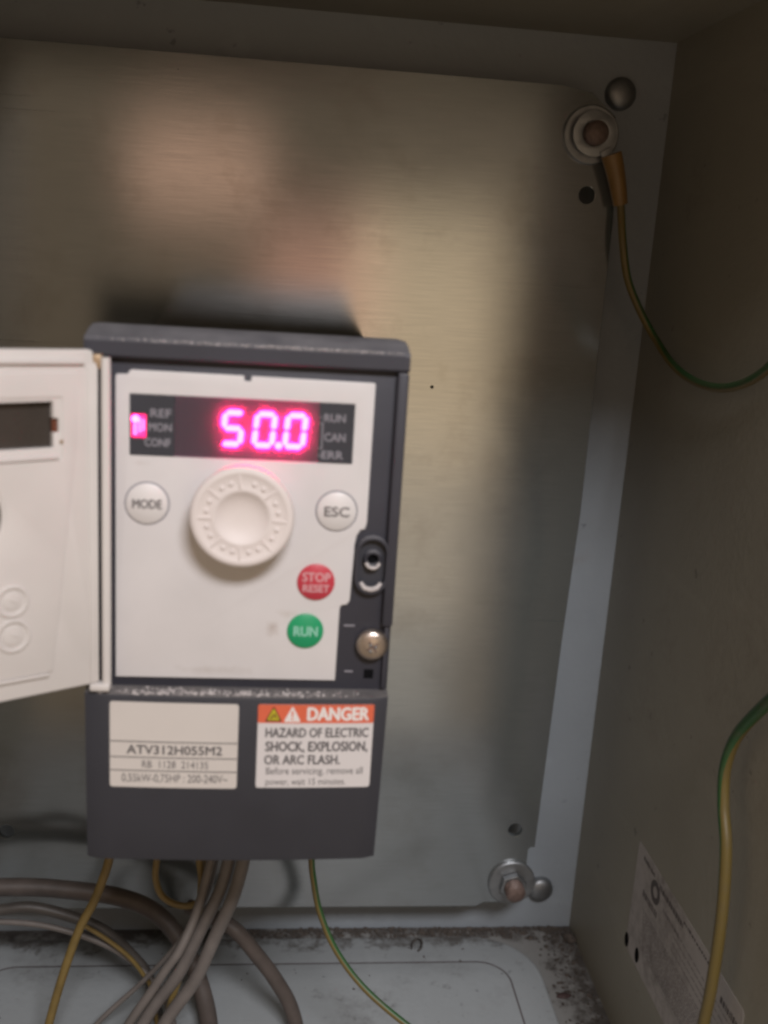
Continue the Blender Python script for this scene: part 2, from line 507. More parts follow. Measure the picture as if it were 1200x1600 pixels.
# rating sticker on the side wall, with faded unreadable print
def wall_xf(off):
    return lambda a, b, d: Vector((XR-off-d, a, b))
st = obj('rating_sticker', *slab([rrect(-128, -41, -94, -50, 1.5, 4)], 0, .1, 0, wall_xf(.09)), 'sticker', side, label='faded off-white rating sticker covered in small print')
rs = random.Random(5)
def dash_row(y0, y1, z, h, gap, lo=.5, hi=2.4):
    ps = []; y = y0
    while y > y1:
        L = rs.uniform(lo, hi)
        ps.append(slab([[(y, z), (y, z+h*rs.uniform(.7, 1)), (y-L, z+h*rs.uniform(.7, 1)), (y-L, z)]], 0, .02, 0, wall_xf(.155)))
        y -= L + rs.uniform(.3, gap)
    return merge(*ps)
obj('emblem', *slab([circ(-60, -58.5, 4.2, 20), circ(-60, -58.5, 2.0, 16)], 0, .02, 0, wall_xf(.155)), 'print', st)
obj('print_row', *merge(dash_row(-47, -58, -54.2, 1.8, .5, .4, 1.5), dash_row(-63, -84, -55.4, 2.3, .5, .5, 1.8)), 'print', st)
obj('print_row', *dash_row(-68, -82, -60.5, 1.6, .8, .4, 1.4), 'print2', st)
obj('print_row', *dash_row(-50, -63, -66.5, 2.8, .6, .5, 1.2), 'print', st)
obj('print_row', *merge(*[dash_row(-52-.3*k, -124, -71-1.15*k, .55, .7, .5, 3.0) for k in range(13)]), 'print2', st)
obj('print_row', *merge(*[dash_row(-78, -124, -60-2.6*k, .5, 1.0, .8, 3.5) for k in range(4)]), 'print2', st)
obj('print_row', *dash_row(-84, -110, -53.2, 1.1, .9, .4, 1.8), 'print', st)
obj('print_row', *dash_row(-114, -126, -58.0, 2.6, .6, .5, 1.6), 'print', st)
for (y, z) in ((-41.6, -91), (-52.3, -89.6)):
    obj('hole', *slab([[(y+1.9*math.cos(t*.3927), z+2.9*math.sin(t*.3927)) for t in range(16)]], 0, .02, 0, wall_xf(.21)), 'black', st, label='dark oval hole at the foot of the sticker')

# ------------------------------------------------------------------ mounting plate
mp = thing('mounting_plate', (45, 0, -106), 'brushed zinc mounting plate fixed upright behind the drive', 'mounting plate')
outl = [(-62, -106), (131, -106), (134, -104.2), (141, -104.2), (150.3, -97), (150.3, -80.2), (151.2, -79), (152.9, -79),
        (154.6, 10), (156.2, 60), (156.0, 166), (155.2, 178), (152.8, 179.5), (152.8, 199), (144, 206), (134, 207.6), (-62, 207.6)]
V, F = slab([outl, circ(145.8, 173.1, 2.9, 24), circ(144.1, -71.2, 2.9, 24), circ(-53.4, -72.6, 2.9, 24), circ(-53.4, 173.1, 2.9, 24), circ(97.1, 104.6, .55, 10)], 0, 2.0, .12)
pl = obj('plate', V, F, 'plate', mp, 0)
uvl = pl.data.uv_layers.new(name='UVMap')
for lp in pl.data.loops:
    c = pl.data.vertices[lp.vertex_index].co; uvl.data[lp.index].uv = (c.z*4, c.x*4)
for (bx, bz, lab) in ((144.7, -94.6, 'studded fixing with a washer in the bottom corner'), (144.7, 192.5, 'studded fixing with a washer in the top corner')):
    wa = obj('washer', *lathe([(4.0, -.05), (9.6, -.05), (9.6, -1.2), (9.2, -1.6), (4.0, -1.6)], bx, bz, 40), 'steel', mp, 40, label=lab)
    P = [(bx+5.6*math.cos(math.radians(60*k+18)), bz+5.6*math.sin(math.radians(60*k+18))) for k in range(6)]
    obj('nut', *slab([P, circ(bx, bz, 3.3, 24)], -4.6, -1.7, .5), 'steel', wa, 30)
    obj('stud', *lathe([(3.9, 3), (3.9, -4.4)] + [(3.9-.3*(k % 2), -4.6-.32*k) for k in range(13)] + [(3.2, -9.0), (2.6, -9.4), (.5, -9.5)], bx, bz, 28), 'rust', wa, 50)

# ------------------------------------------------------------------ the drive
drv = thing('motor_drive', (36, -66, 0), 'dark grey motor drive with white control panel, dial and lit red display', 'motor drive')
hs = obj('housing', *box(2.2, 69.8, -112, -.3, 2.5, 118.9, 1.2), 'dark', drv)

# front bezel: sunk face, raised rim on top and right, bevelled hood
BY = -127.2
obj('bezel', *box(0, 71.9, BY, -112.2, 45, 124.0, .5), 'dark', drv)
prof = [(-.4, 120.3), (-112, 129.9), (-118, 130.2), (-123.5, 129.6), (-128.8, 128.3), (-129.5, 127.5), (-129.5, 124.4), (-129.1, 123.9), (-127.0, 123.6), (-112, 123.6), (-.4, 119.1)]
V = []; F = []
xs = [(0.0, .4), (.4, 0), (36, 0), (70.4, .1), (71.9, 1.4)]
for (x, ins) in xs:
    for (y, z) in prof:
        V.append(Vector((x, y, z - (ins*.25 if z > 124.5 else 0))))
n = len(prof)
for i in range(len(xs)-1):
    for k in range(n):
        a, b = i*n+k, i*n+(k+1) % n
        F.append([a, b, b+n, a+n])
F.append(list(range(n))[::-1]); F.append([(len(xs)-1)*n+k for k in range(n)])
hood = obj('hood', *weld(V, F), 'dark', drv, 30)
obj('side_rim', *box(69.4, 71.95, -129.4, -126.9, 62.6, 123.6, .5), 'dark', drv)
obj('side_rim', *box(70.2, 71.3, -128.6, -126.9, 46.2, 62.3, .3), 'dark', drv)

# white control panel
PF = -128.0
arc = [(64.0, 86.4), (63.0, 86.2), (62.2, 84.9), (61.8, 82.6)]
pan_out = [(6.5, 47.9), (58.9, 47.9), (59.1, 66.6), (59.4, 67.3), (60.8, 67.6), (61.4, 68.6), (61.8, 80.2)] + arc[::-1] + \
          [(64.4, 88), (64.5, 120.6), (64.2, 120.9), (36.5, 121.1), (36.3, 119.9), (34.9, 119.9), (34.7, 121.1), (10.0, 121.2), (9.5, 120.9), (9.2, 120.2), (6.8, 120.1), (6.5, 119.6)]
win = [(9.6, 101.95), (60.1, 101.95), (60.1, 115.9), (9.6, 115.9)]
pan = obj('control_panel', *slab([pan_out, win], PF, BY-.02, .18), 'panel', drv, 30)

# display
ds = obj('display', *box(9.7, 60.0, -127.45, -127.22, 102.05, 115.8, 0), MAT['black'], drv)
def seg7(chars, cx, cz, w_, h, t, y):
    S = {'a': 1, 'b': 1, 'c': 1, 'd': 1, 'e': 1, 'f': 1, 'g': 1}
    hw, hh, g = w_/2, h/2, t*.10
    def bar(p, q):
        p, q = Vector(p), Vector(q); d = (q-p).normalized(); nn = Vector((-d.y, d.x)); p = p+d*g; q = q-d*g; k = t/2
        P = [p, p+d*k*.8+nn*k, q-d*k*.8+nn*k, q, q-d*k*.8-nn*k, p+d*k*.8-nn*k]
        return [(cx+v.x+v.y*.09, cz+v.y) for v in P]
    C = {'a': ((-hw, hh), (hw, hh)), 'g': ((-hw, 0), (hw, 0)), 'd': ((-hw, -hh), (hw, -hh)), 'f': ((-hw, 0), (-hw, hh)), 'b': ((hw, 0), (hw, hh)), 'e': ((-hw, -hh), (-hw, 0)), 'c': ((hw, -hh), (hw, 0))}
    return [bar(*C[c]) for c in chars]
for nm, chars, cx in (('digit', 'afgcd', 32.55), ('digit', 'abcdef', 39.75), ('digit', 'abcdef', 46.75)):
    obj(nm, *merge(*[slab([P], -127.62, -127.5) for P in seg7(chars, cx, 109.0, 4.0, 7.2, 1.2, 0)]), 'seg', ds, 0)
obj('decimal_point', *slab([circ(43.05, 105.45, .8, 16)], -127.62, -127.5), 'seg', ds, 0)
led = obj('indicator_led', *box(9.95, 13.2, -127.75, -127.5, 106.0, 111.3, .1, 1), 'led', ds, 0)
obj('led_core', *slab([circ(10.9, 110.2, .85, 16)], -127.95, -127.8), 'ledhot', led, 0)
obj('led_core', *slab([rrect(10.4, 11.3, 106.6, 109.2, .3, 3)], -127.95, -127.8), 'ledmid', led, 0)
obj('led_core', *slab([rrect(11.6, 12.2, 107.2, 110.4, .25, 3)], -127.95, -127.8), 'ledmid', led, 0)
obj('led_core', *slab([rrect(12.45, 12.95, 107.6, 110.2, .2, 3)], -127.95, -127.8), 'ledmid', led, 0)
def fil(x0, x1, mat, bias=0):
    return obj('display_filter', *box(x0, x1, -128.18, -128.03, 102.05, 115.8, 0), mat, ds, 0)
fil(19.6, 52.0, 'filter')
obj('display_mask', *slab([[(52.05, 102.05), (60.0, 102.05), (60.0, 115.8), (52.05, 115.8)]], -128.18, -127.5), 'cover', ds)
obj('display_mask', *slab([[(9.7, 102.05), (19.55, 102.05), (19.55, 115.8), (9.7, 115.8)], [(9.9, 105.8), (13.3, 105.8), (13.3, 111.5), (9.9, 111.5)]], -128.18, -127.5), 'cover', ds)
for s, a, b, c, d in (('REF', 14.3, 18.8, 110.9, 112.7), ('MON', 13.9, 18.9, 107.7, 109.5), ('CONF', 13.0, 18.7, 104.2, 106.0), ('RUN', 53.2, 58.0, 111.6, 113.4), ('CAN', 53.4, 58.2, 107.1, 109.0), ('ERR', 53.0, 57.9, 103.0, 104.8)):
    obj('display_lettering', *words(s, a, b, c, d, -128.18, .035), 'lightink', ds, 0)
def bars(L, y, t=.28):
    return merge(*[box(min(a, c)-t/2, max(a, c)+t/2, y-.03, y-.005, min(b, d)-t/2, max(b, d)+t/2, 0) for a, b, c, d in L])
obj('display_bracket', *bars([(52.9, 111.2, 52.9, 105.4), (52.35, 111.2, 52.6, 111.2), (52.35, 105.4, 52.6, 105.4), (52.3, 112.6, 52.6, 112.6), (52.2, 103.7, 52.6, 103.7)], -128.18), 'lightink', ds, 0)

# dial
KX, KZ = 35.5, 90.3
dial = obj('dial', *lathe([(10.6, PF+.05), (10.9, -129.2), (11.5, -134.2), (11.75, -135.4), (11.6, -136.1), (11.1, -136.5), (10.4, -136.65), (9.9, -136.5), (9.6, -136.35), (6.75, -136.3), (6.35, -136.45), (6.0, -136.3), (5.4, -135.85), (4.4, -135.3), (3.0, -134.9), (1.5, -134.72), (.2, -134.7)], KX, KZ, 72), 'knob', drv, 60)
def dot_mesh(cx, cy, cz, r):
    bm = bmesh.new(); bmesh.ops.create_icosphere(bm, subdivisions=2, radius=r)
    for v in bm.verts: v.co = Vector((cx+v.co.x, cy+v.co.y*.75, cz+v.co.z))
    return from_bm(bm)
first = None
ridges = [95, 140, 182, 226, 268, 312, 356, 42]
for a in ridges:
    for da in (14, 30):
        t = math.radians(a+da); c = (KX+8.15*math.cos(t), -136.3, KZ+8.15*math.sin(t))
        if first is None: first = obj('grip_dot', *dot_mesh(*c, .62), 'knob', dial, 60)
        else: twin(first, c, dial)
for a in ridges:
    t = math.radians(a); d = Vector((math.cos(t), math.sin(t))); q = Vector((-d.y, d.x))
    P = [d*6.8+q*.24, d*9.9+q*.24, d*9.9-q*.24, d*6.8-q*.24]
    obj('grip_ridge', *slab([[(KX+p.x, KZ+p.y) for p in P]], -136.62, -136.2, .08), 'knob', dial)

# buttons
def button(cx, cz, r, mat, lines, ink, lab, hgt=.5):
    ring = obj('button', *lathe([(r, PF+.05), (r, PF-hgt+.12), (r-.14, PF-hgt), (.2, PF-hgt-.08)], cx, cz, 48), mat, drv, 40, label=lab)
    for s, a, b, c, d in lines:
        obj('button_lettering', *words(s, a, b, c, d, PF-hgt-.06, .05), ink, ring, 0)
    return ring
def groove(cx, cz, r):
    obj('button_gap', *slab([circ(cx, cz, r+.38, 48), circ(cx, cz, r+.02, 48)], PF-.025, PF+.02), 'lightink', pan, 0)
button(13.6, 90.8, 4.75, 'button', [('MODE', 10.4, 16.9, 89.7, 91.8)], 'buttonink', 'round white MODE button')
groove(13.6, 90.8, 4.75)
button(57.1, 90.6, 4.6, 'button', [('ESC', 54.3, 60.0, 89.4, 91.7)], 'buttonink', 'round white ESC button')
groove(57.1, 90.6, 4.6)
button(53.1, 73.1, 4.45, 'red', [('STOP', 49.9, 56.5, 73.3, 75.5), ('RESET', 50.1, 56.3, 70.7, 72.5)], 'pinkink', 'round red STOP RESET button')
button(51.1, 60.7, 4.35, 'green', [('RUN', 48.4, 54.0, 59.5, 61.9)], 'greenink', 'round green RUN button')

# lock slot, screw and square hole on the right of the panel
cap = [(66.1+4.05*math.cos(math.radians(t)), 80.9+4.05*math.sin(math.radians(t))) for t in range(0, 181, 15)] + [(66.1+4.05*math.cos(math.radians(t)), 74.6+4.05*math.sin(math.radians(t))) for t in range(180, 361, 15)]
capi = [(66.15+3.2*math.cos(math.radians(t)), 80.9+3.2*math.sin(math.radians(t))) for t in range(0, 181, 15)] + [(66.15+3.2*math.cos(math.radians(t)), 75.0+3.2*math.sin(math.radians(t))) for t in range(180, 361, 15)]
ls = obj('lock_slot', *slab([cap, capi], -129.3, BY+.1, .25), 'dark', drv, 40)
obj('slot_floor', *slab([capi], -127.36, -127.24), 'cover', ls)
obj('slot_hole', *slab([circ(66.3, 79.2, 1.5, 20)], -127.6, -127.3), 'black', ls)
obj('slot_eyelet', *lathe([(1.35, -127.3), (2.2, -127.4), (2.3, -128.6), (1.9, -129.0), (1.4, -128.8), (1.3, -127.6)], 66.3, 79.2, 28, False), 'dark', ls, 50)
obj('slot_dust_and_highlight', *tube([(63.6, -128.4, 73.3), (64.6, -128.9, 72.3), (66.1, -129.1, 71.95), (67.6, -128.9, 72.3), (68.6, -128.4, 73.2)], .62, 8)[:2], 'dust_and_highlight', ls, 60)
obj('slot_dust_and_highlight', *tube([(64.7, -128.8, 78.4), (65.3, -129.15, 77.6), (66.3, -129.25, 77.3), (67.3, -129.15, 77.6), (67.9, -128.8, 78.4)], .42, 8)[:2], 'dust_and_highlight', ls, 60)  # pale crescent modelled as the highlight on the eyelet's lower lip
SX, SZ = 67.4, 57.7
scw = obj('screw', *lathe([(3.4, BY+.1), (3.9, -127.6), (3.9, -128.9), (3.6, -129.5), (2.8, -129.95), (1.2, -130.15), (.2, -130.18)], SX, SZ, 40), 'screw', drv, 50)
def cross(cx, cz, L, t, a):
    P = [(t, t), (L, t), (L, -t), (t, -t), (t, -L), (-t, -L), (-t, -t), (-L, -t), (-L, t), (-t, t), (-t, L), (t, L)]
    c, s = math.cos(a), math.sin(a)
    return [(cx+x*c-z*s, cz+x*s+z*c) for x, z in P]
obj('cross_slot', *slab([cross(SX, SZ, 1.6, .26, .6)], -130.22, -129.6), 'rust', scw)
for dx, dz in ((-.55, .4), (.75, -.05), (-.45, -1.2)):
    obj('slot_glint', *dot_mesh(SX+dx, -130.15, SZ+dz, .42), 'steel', scw)
obj('square_hole', *box(65.9, 68.3, BY-.04, BY+.02, 48.3, 50.7, 0), 'black', drv, 0)
obj('tick_mark', *box(60.4, 63.0, BY-.1, BY+.02, 61.8, 62.2, 0), 'lightink', drv, 0)
obj('tick_mark', *box(61.1, 63.2, BY-.1, BY+.02, 49.9, 50.3, 0), 'lightink', drv, 0)

# lower terminal cover, slightly bulging forward
CY = -132.0
def bulge(x): return 1.1*(1-((x-36)/36)**2)
NX, top, bot = 24, 45.4, .9
V = []; F = []
prof = [(0, top, 20), (0, top, .9), (.25, top-.25, .25), (.9, top-.9, 0), (.9, bot+1.4, 0), (.45, bot+.5, .35), (0, bot, 1.4), (0, bot, 20)]
for i in range(NX+1):
    x = -.15+72.0*i/NX
    e = min(i, NX-i)
    rnd = (.9 if e == 0 else 0)
    xx = x
    for (_, z, dy) in prof:
        taper = -.9*(45-z)/45*(1 if i == NX else i/NX)
        V.append(Vector((xx+taper+(.3*(45-z)/45)*(1-i/NX), CY-bulge(x)+dy+rnd, z)))
n = len(prof)
for i in range(NX):
    for k in range(n-1):
        a = i*n+k; F.append([a, a+1, a+1+n, a+n])
    F.append([i*n+n-1, i*n, (i+1)*n, (i+1)*n+n-1])
F.append(list(range(n))[::-1]); F.append([NX*n+k for k in range(n)])
cov = obj('terminal_cover', *weld(V, F), 'cover', drv, 40)

def onto_cover(VF, lift, bx=0):
    V, F = VF
    return [Vector((v.x, v.y - bulge(v.x) + 0, v.z)) for v in V], F
def cut_slab(x0, x1, z0, z1, y, th, n=10, r=.6):
    """thin label bent to the cover's bulge: a grid with clipped corners"""
    cols_ = [x0, x0+r*.35, x0+r] + [x0+r+(x1-x0-2*r)*k/n for k in range(1, n)] + [x1-r, x1-r*.35, x1]
    V, F = [], []
    for x in cols_:
        e = min(x-x0, x1-x); ins = 0 if e >= r-1e-6 else r-math.sqrt(max(0, r*r-(r-e)**2))
        for (z, yy) in ((z0+ins, y), (z1-ins, y), (z1-ins, y-th), (z0+ins, y-th)):
            V.append(Vector((x, yy-bulge(x), z)))
    for i in range(len(cols_)-1):
        for k in range(4):
            a, b = i*4+k, i*4+(k+1) % 4; F.append([a, b, b+4, a+4])
    F.append([3, 2, 1, 0]); q = (len(cols_)-1)*4; F.append([q, q+1, q+2, q+3])
    return weld(V, F)
def put(name, VF, mat, par, label=None):
    return obj(name, *onto_cover(VF, 0), mat, par, 0, label=label)
LY = CY-.14
lab1 = obj('rating_label', *cut_slab(5.8, 36.0, 21.4, 43.6, CY-.02, .12), 'paper', drv, label='white type label with ruled lines and printed model code')
for z in (33.4, 29.3, 25.8):
    obj('ruled_line', *cut_slab(5.9, 35.9, z-.13, z+.13, LY-.005, .03, 10, .05), 'ink', lab1, 0)
for s, a, b, c, d, bo in (('ATV312H055M2', 9.8, 32.3, 30.2, 32.5, .03), ('RB  1128  214135', 13.4, 29.1, 26.6, 28.5, 0), ('0,55kW-0,75HP : 200-240V~', 8.6, 33.8, 22.5, 25.0, 0)):
    put('label_lettering', words(s, a, b, c, d, LY, bo), 'ink', lab1)
lab2 = obj('danger_label', *cut_slab(40.6, 68.5, 21.7, 43.7, CY-.02, .12), 'paper2', drv, label='orange and white danger label')
obj('header_band', *cut_slab(40.6, 68.5, 38.9, 43.72, LY-.005, .03, 10, .3), 'orange', lab2, 0)
BL = LY-.045
put('danger_lettering', words('DANGER', 52.5, 67.2, 39.7, 43.0, BL, .06), 'whiteink', lab2)
for s, a, b, c, d, bo in (('HAZARD OF ELECTRIC', 42.6, 67.4, 35.2, 37.6, .035), ('SHOCK, EXPLOSION,', 42.7, 67.4, 31.1, 34.0, .035), ('OR ARC FLASH.', 42.5, 60.8, 28.0, 30.4, .035),
                          ('Before servicing, remove all', 43.0, 66.6, 24.7, 27.2, 0), ('power, wait 15 minutes.', 43.0, 62.5, 21.9, 24.2, 0)):
    put('danger_lettering', words(s, a, b, c, d, LY, bo), 'ink', lab2)
def tri(cx, z0, w_, h, r=.25):
    return [(cx-w_/2+r, z0), (cx+w_/2-r, z0), (cx+w_/2-r*.4, z0+r), (cx+r*.6, z0+h-r*.3), (cx, z0+h), (cx-r*.6, z0+h-r*.3), (cx-w_/2+r*.4, z0+r)]
t1 = put('hazard_triangle', slab([tri(44.3, 39.25, 4.1, 3.9)], BL-.03, BL), 'brown', lab2)
put('triangle_field', slab([tri(44.3, 39.65, 3.0, 2.9)], BL-.05, BL-.032), 'olive', t1)
put('hand_mark', slab([[(43.4, 39.9), (43.9, 39.9), (44.4, 40.9), (44.9, 40.1), (45.2, 40.1), (44.6, 41.4), (44.2, 41.2)]], BL-.07, BL-.052), 'brown', t1)
t2 = put('hazard_triangle', slab([tri(48.8, 39.25, 4.1, 3.9)], BL-.03, BL), 'whiteink', lab2)
put('exclamation_mark', merge(slab([[(48.55, 42.0), (49.05, 42.0), (48.95, 40.5), (48.65, 40.5)]], BL-.05, BL-.032), slab([circ(48.8, 40.0, .25, 10)], BL-.05, BL-.032)), 'orange', t2)

# ------------------------------------------------------------------ the drive's open door
HA = Vector((4.4, -131.0, 0)); DD = Vector((-.844, -.537, 0)).normalized(); DN = Vector((DD.y, -DD.x, 0)).normalized()
if DN.y > 0: DN = -DN          # inner face looks at the camera
def door_xf(base):
    return lambda a, b, d: HA + DD*a + DN*(base+d) + Vector((0, 0, b))
def dslab(outl, lo, hi, bev=0):
    return slab(outl, lo, hi, bev, door_xf((lo+hi)/2))
DO = [(1.6, 48.0), (58, 48.6), (58, 126.4), (3.0, 125.6), (2.4, 125.2), (2.3, 122.9), (1.2, 122.7)]
dwin = [(11.3, 104.6), (52, 104.9), (52, 114.9), (11.3, 114.7), (11.3, 111.1), (10.1, 111.0), (10.1, 107.9), (11.3, 107.9)]
door = obj('front_door', *dslab([DO, dwin, circ(32.6, 90.6, 9.9, 40)], -2.0, 0, .25), 'cream', drv, 30, label='cream hinged front door swung open to the left')
obj('door_window', *dslab([[(11.0, 104.3), (52.3, 104.6), (52.3, 115.2), (11.0, 115.0)]], -2.6, -2.05), 'smoke', door)
obj('door_window', *dslab([[(9.9, 107.7), (11.25, 107.7), (11.25, 111.3), (9.9, 111.3)]], -1.6, -.9), 'brown', door)
obj('top_rib', *dslab([[(4.6, 122.6), (57, 123.6), (57, 124.4), (4.6, 123.5)]], 0, .9, .15), 'cream', door)
obj('window_rib', *dslab([[(10.4, 102.2), (53, 102.5), (53, 103.4), (10.4, 103.1)]], 0, .8, .2), 'cream', door)
# inner lining: a sheet of the same plastic that ends in a slanting edge
obj('inner_lining', *dslab([[(5.9, 120.8), (6.4, 106), (9.3, 80), (12.4, 53.2), (56, 53.9), (56, 121.6)], [(9.4, 115.6), (9.4, 102.0), (54, 102.3), (54, 116)], circ(32.6, 90.6, 10.6, 40)], 0, .3, .12), 'cream', door, 30)
for s_, z_, r_ in ((21.2, 71.4, 3.7), (21.2, 63.4, 3.9)):
    obj('moulded_ring', *dslab([circ(s_, z_, r_, 32), circ(s_, z_, r_-.8, 32)], .25, .75, .2), 'cream', door)
    obj('moulded_disc', *dslab([circ(s_, z_, r_-1.7, 24)], .25, .55, .12), 'cream', door)
    obj('moulded_tick', *dslab([[(s_-.9, z_-.5), (s_+.7, z_+.5), (s_+.5, z_+.8), (s_-1.1, z_-.2)]], .5, .75, .05), 'cream', door)
obj('moulded_dot', *dslab([circ(9.6, 105.9, .42, 14)], 0, .3), 'brass', door)
obj('bottom_rib', *dslab([[(13.5, 52.3), (56, 53.2), (56, 54.0), (13.5, 53.1)]], 0, .8, .2), 'cream', door)
hinge = obj('hinge_barrel', *tube([(5.0, -131.6, 47.3), (5.0, -131.6, 80), (5.0, -131.6, 124.0)], 1.05, 18, 0, 4)[:2], 'cream', door, 60)
obj('hinge_lug', *box(1.2, 5.9, -133.2, -130.2, 46.2, 48.0, .5), 'cream', hinge)
obj('hinge_pin', *box(1.2, 4.2, -131.9, -128.6, 121.4, 124.6, .5), 'brass', hinge)
obj('hinge_leaf', *dslab([[(1.5, 48.5), (3.5, 48.5), (3.5, 122.0), (1.5, 122.0)]], 0, .35, .12), 'cream', hinge)

# ------------------------------------------------------------------ wires and cables
def wire(name, P, r, mat, label, cat='wire', group=None, twist=0, n=14, phase=0):
    V, F, UV = tube(P, r, n, twist, 8, phase)
    return tag(obj(name, V, F, mat, None, 60, UV), label, cat, group)
WG = 'wires and cables hanging below the drive'
wire('earth_wire', [(-1, -58, 6), (-3.5, -59, -25), (-5.5, -60, -43.7), (-7.9, -60, -53.1), (-10.8, -60, -61.4), (-15.2, -60, -70.9), (-19.9, -60, -85.5), (-24.5, -60, -102.9), (-27.5, -62, -118), (-28, -68, -138)], 1.45, 'yellow', 'yellow wire hanging straight down at far left under the drive', group=WG)
wire('looped_wire', [(9.5, -50, 6), (8.6, -50, -25), (8.3, -50, -50.1), (7.9, -50, -58.6), (9.9, -50, -65.5), (14.8, -50, -69.3), (20.2, -50.5, -69.3), (23.6, -51.5, -64.5), (24.4, -50, -50), (25.5, -48, -20), (26, -46, 6)], 1.15, 'yellow', 'pale yellow wire bent into a short loop below the drive', group=WG)
wire('earth_wire', [(21.5, -57, 6), (22.0, -56, -25), (22.7, -55.5, -46.9), (23.6, -56, -55.3), (23.2, -57, -65.1), (21.5, -57, -74.9), (19.4, -58, -82.9), (16.9, -60, -91), (14, -60, -104), (10, -58, -138)], 1.3, 'yellow', 'yellow wire running down in front of the grey cables', group=WG)
wire('power_cable', [(37, -60, 6), (35.5, -61, -22), (33.0, -62, -42.4), (30.2, -62, -55.4), (24.3, -62, -69.8), (17.3, -62, -86.9), (7.9, -62, -102), (0, -66, -118), (-9, -76, -138)], 2.15, 'grey', 'upper left of the two thick grey cables under the drive', 'cable', WG)
wire('power_cable', [(40, -66, 6), (39.5, -66, -22), (37.6, -66, -39.8), (34.5, -66, -55.0), (29.3, -66, -69.3), (22.8, -66.5, -86.3), (14.0, -67, -101), (7, -70, -116), (-2, -80, -138)], 2.2, 'grey', 'lower right of the two thick grey cables under the drive', 'cable', WG)
wire('power_cable', [(30, -56, 6), (29, -58, -30), (24, -62, -58), (18.5, -68, -72), (13.5, -70, -79.5), (8.8, -70, -88.0), (.7, -70, -102.4), (-6, -74, -118), (-12, -84, -138)], 1.5, 'grey', 'thin grey cable left of the thick pair, bending to the floor', 'cable', WG)
wire('earth_wire', [(58.7, -62, 6), (58.9, -63, -20), (59.2, -64, -41.1), (60.3, -64, -50.6), (62.8, -66, -61.2), (68.5, -70, -72.8), (78.1, -76, -82.8), (92.4, -84, -91.0), (110, -94, -98), (128, -104, -106)], 1.05, 'earth', 'green and yellow wire curving right from under the drive', group=WG, phase=2.6)
wire('trunk_cable', [(-88, -16, -86), (-60.5, -18, -84.5), (-44.7, -18, -84.2), (-31, -18, -85), (-10.2, -18, -88.2), (3.9, -18.5, -94.3), (14.5, -24, -103), (22, -32, -114), (27, -48, -122), (28, -78, -124), (26, -115, -124), (22, -150, -124)], 3.3, 'brownsheath', 'thick brown cable lying across the plate behind the wires', 'cable', WG)
wire('trunk_cable', [(-88, -28, -90), (-50.7, -30, -85.5), (-38.5, -30, -84.2), (-26.4, -30, -87.3), (-12.9, -30, -93.6), (-2.7, -30, -104.2), (4.3, -31, -115.2), (9, -34, -138)], 2.0, 'darksheath', 'thin dark cable arching below the brown cable', 'cable', WG)
wire('trunk_cable', [(-20, -34, -88), (-11.5, -34, -94.2), (-3.5, -34, -101.5), (1.8, -34, -109.0), (5.5, -35, -116.5), (9, -39, -138)], .8, 'yellow', 'thin yellowish wire lying along the dark cable', 'wire', WG)
wire('trunk_cable', [(18, -36, -80), (28, -42, -80.5), (35.5, -45, -83.7), (42.5, -45, -92.9), (49.7, -45, -103.6), (56.2, -45, -117), (61.5, -48, -138)], 2.7, 'brownsheath', 'brown cable curving right and down behind the grey cables', 'cable', WG)
wire('control_wire', [(-88, -24, -97), (-60, -26, -93), (-35, -28, -93), (-12, -30, -100), (2, -32, -110), (11, -38, -119), (16, -52, -124), (18, -80, -126.5), (17, -120, -126.5), (15, -150, -126.5)], 1.1, 'grey', 'thin pale wire low on the left crossing the cabinet floor edge', 'wire', WG)
wire('control_wire', [(31, -52, 6), (30, -52, -30), (26, -52, -62), (16, -50, -84), (4, -48, -101), (-10, -48, -116), (-30, -52, -138)], .9, 'grey', 'thinnest grey wire slanting down behind the looped yellow wire', 'wire', WG)
# door earth wires on the right
lug = thing('bonding_wire', (156, -6, 170), 'green and yellow wire with amber sleeve from the top corner fixing', 'wire')
obj('ring_terminal', *slab([circ(144.7, 192.5, 7.4, 32), circ(144.7, 192.5, 4.1, 24)], -5.6, -4.65, .1), 'steel', lug)
obj('terminal_tongue', *slab([[(147.0, 186.6), (150.2, 188.6), (153.0, 183.2), (149.8, 181.6)]], -6.6, -5.7, .1), 'steel', lug)
obj('insulating_sleeve', *tube([(150.7, -6.9, 186.2), (152.6, -6.7, 181.5), (154.6, -6.3, 175.5), (156.1, -6, 170.4)], lambda t: 3.5-1.1*t, 18, 0, 6)[:2], 'sleeve', lug, 50)
V, F, UV = tube([(155.3, -6.2, 173), (156.4, -6, 169), (157.8, -8, 157.8), (161, -8, 146), (166.5, -9, 135.5), (171.5, -13, 126.8), (174, -26, 119.3), (174.4, -45, 116.2), (174.4, -66, 117.0), (174.2, -85, 122), (173.5, -102, 131), (170, -130, 146), (160, -165, 160)], 1.35, 14, .02, 8, 2.0)
obj('wire_run', V, F, 'earth', lug, 60, UV)
wire('bonding_wire', [(158, -178, 78), (166, -150, 62), (170.5, -134, 50), (171.1, -126, 42.5), (171.1, -114.2, 28), (171.1, -110.2, 16), (171.3, -112.2, 5.3), (171.3, -117.5, -5.2), (171.3, -121, -22.8), (171.3, -121.8, -45.7), (171.1, -121.2, -59.2), (170.5, -121, -80), (168, -122, -105), (162, -128, -138)], 1.7, 'earth', 'green and yellow wire bowing down in front of the right wall sticker', group=None, twist=.03)

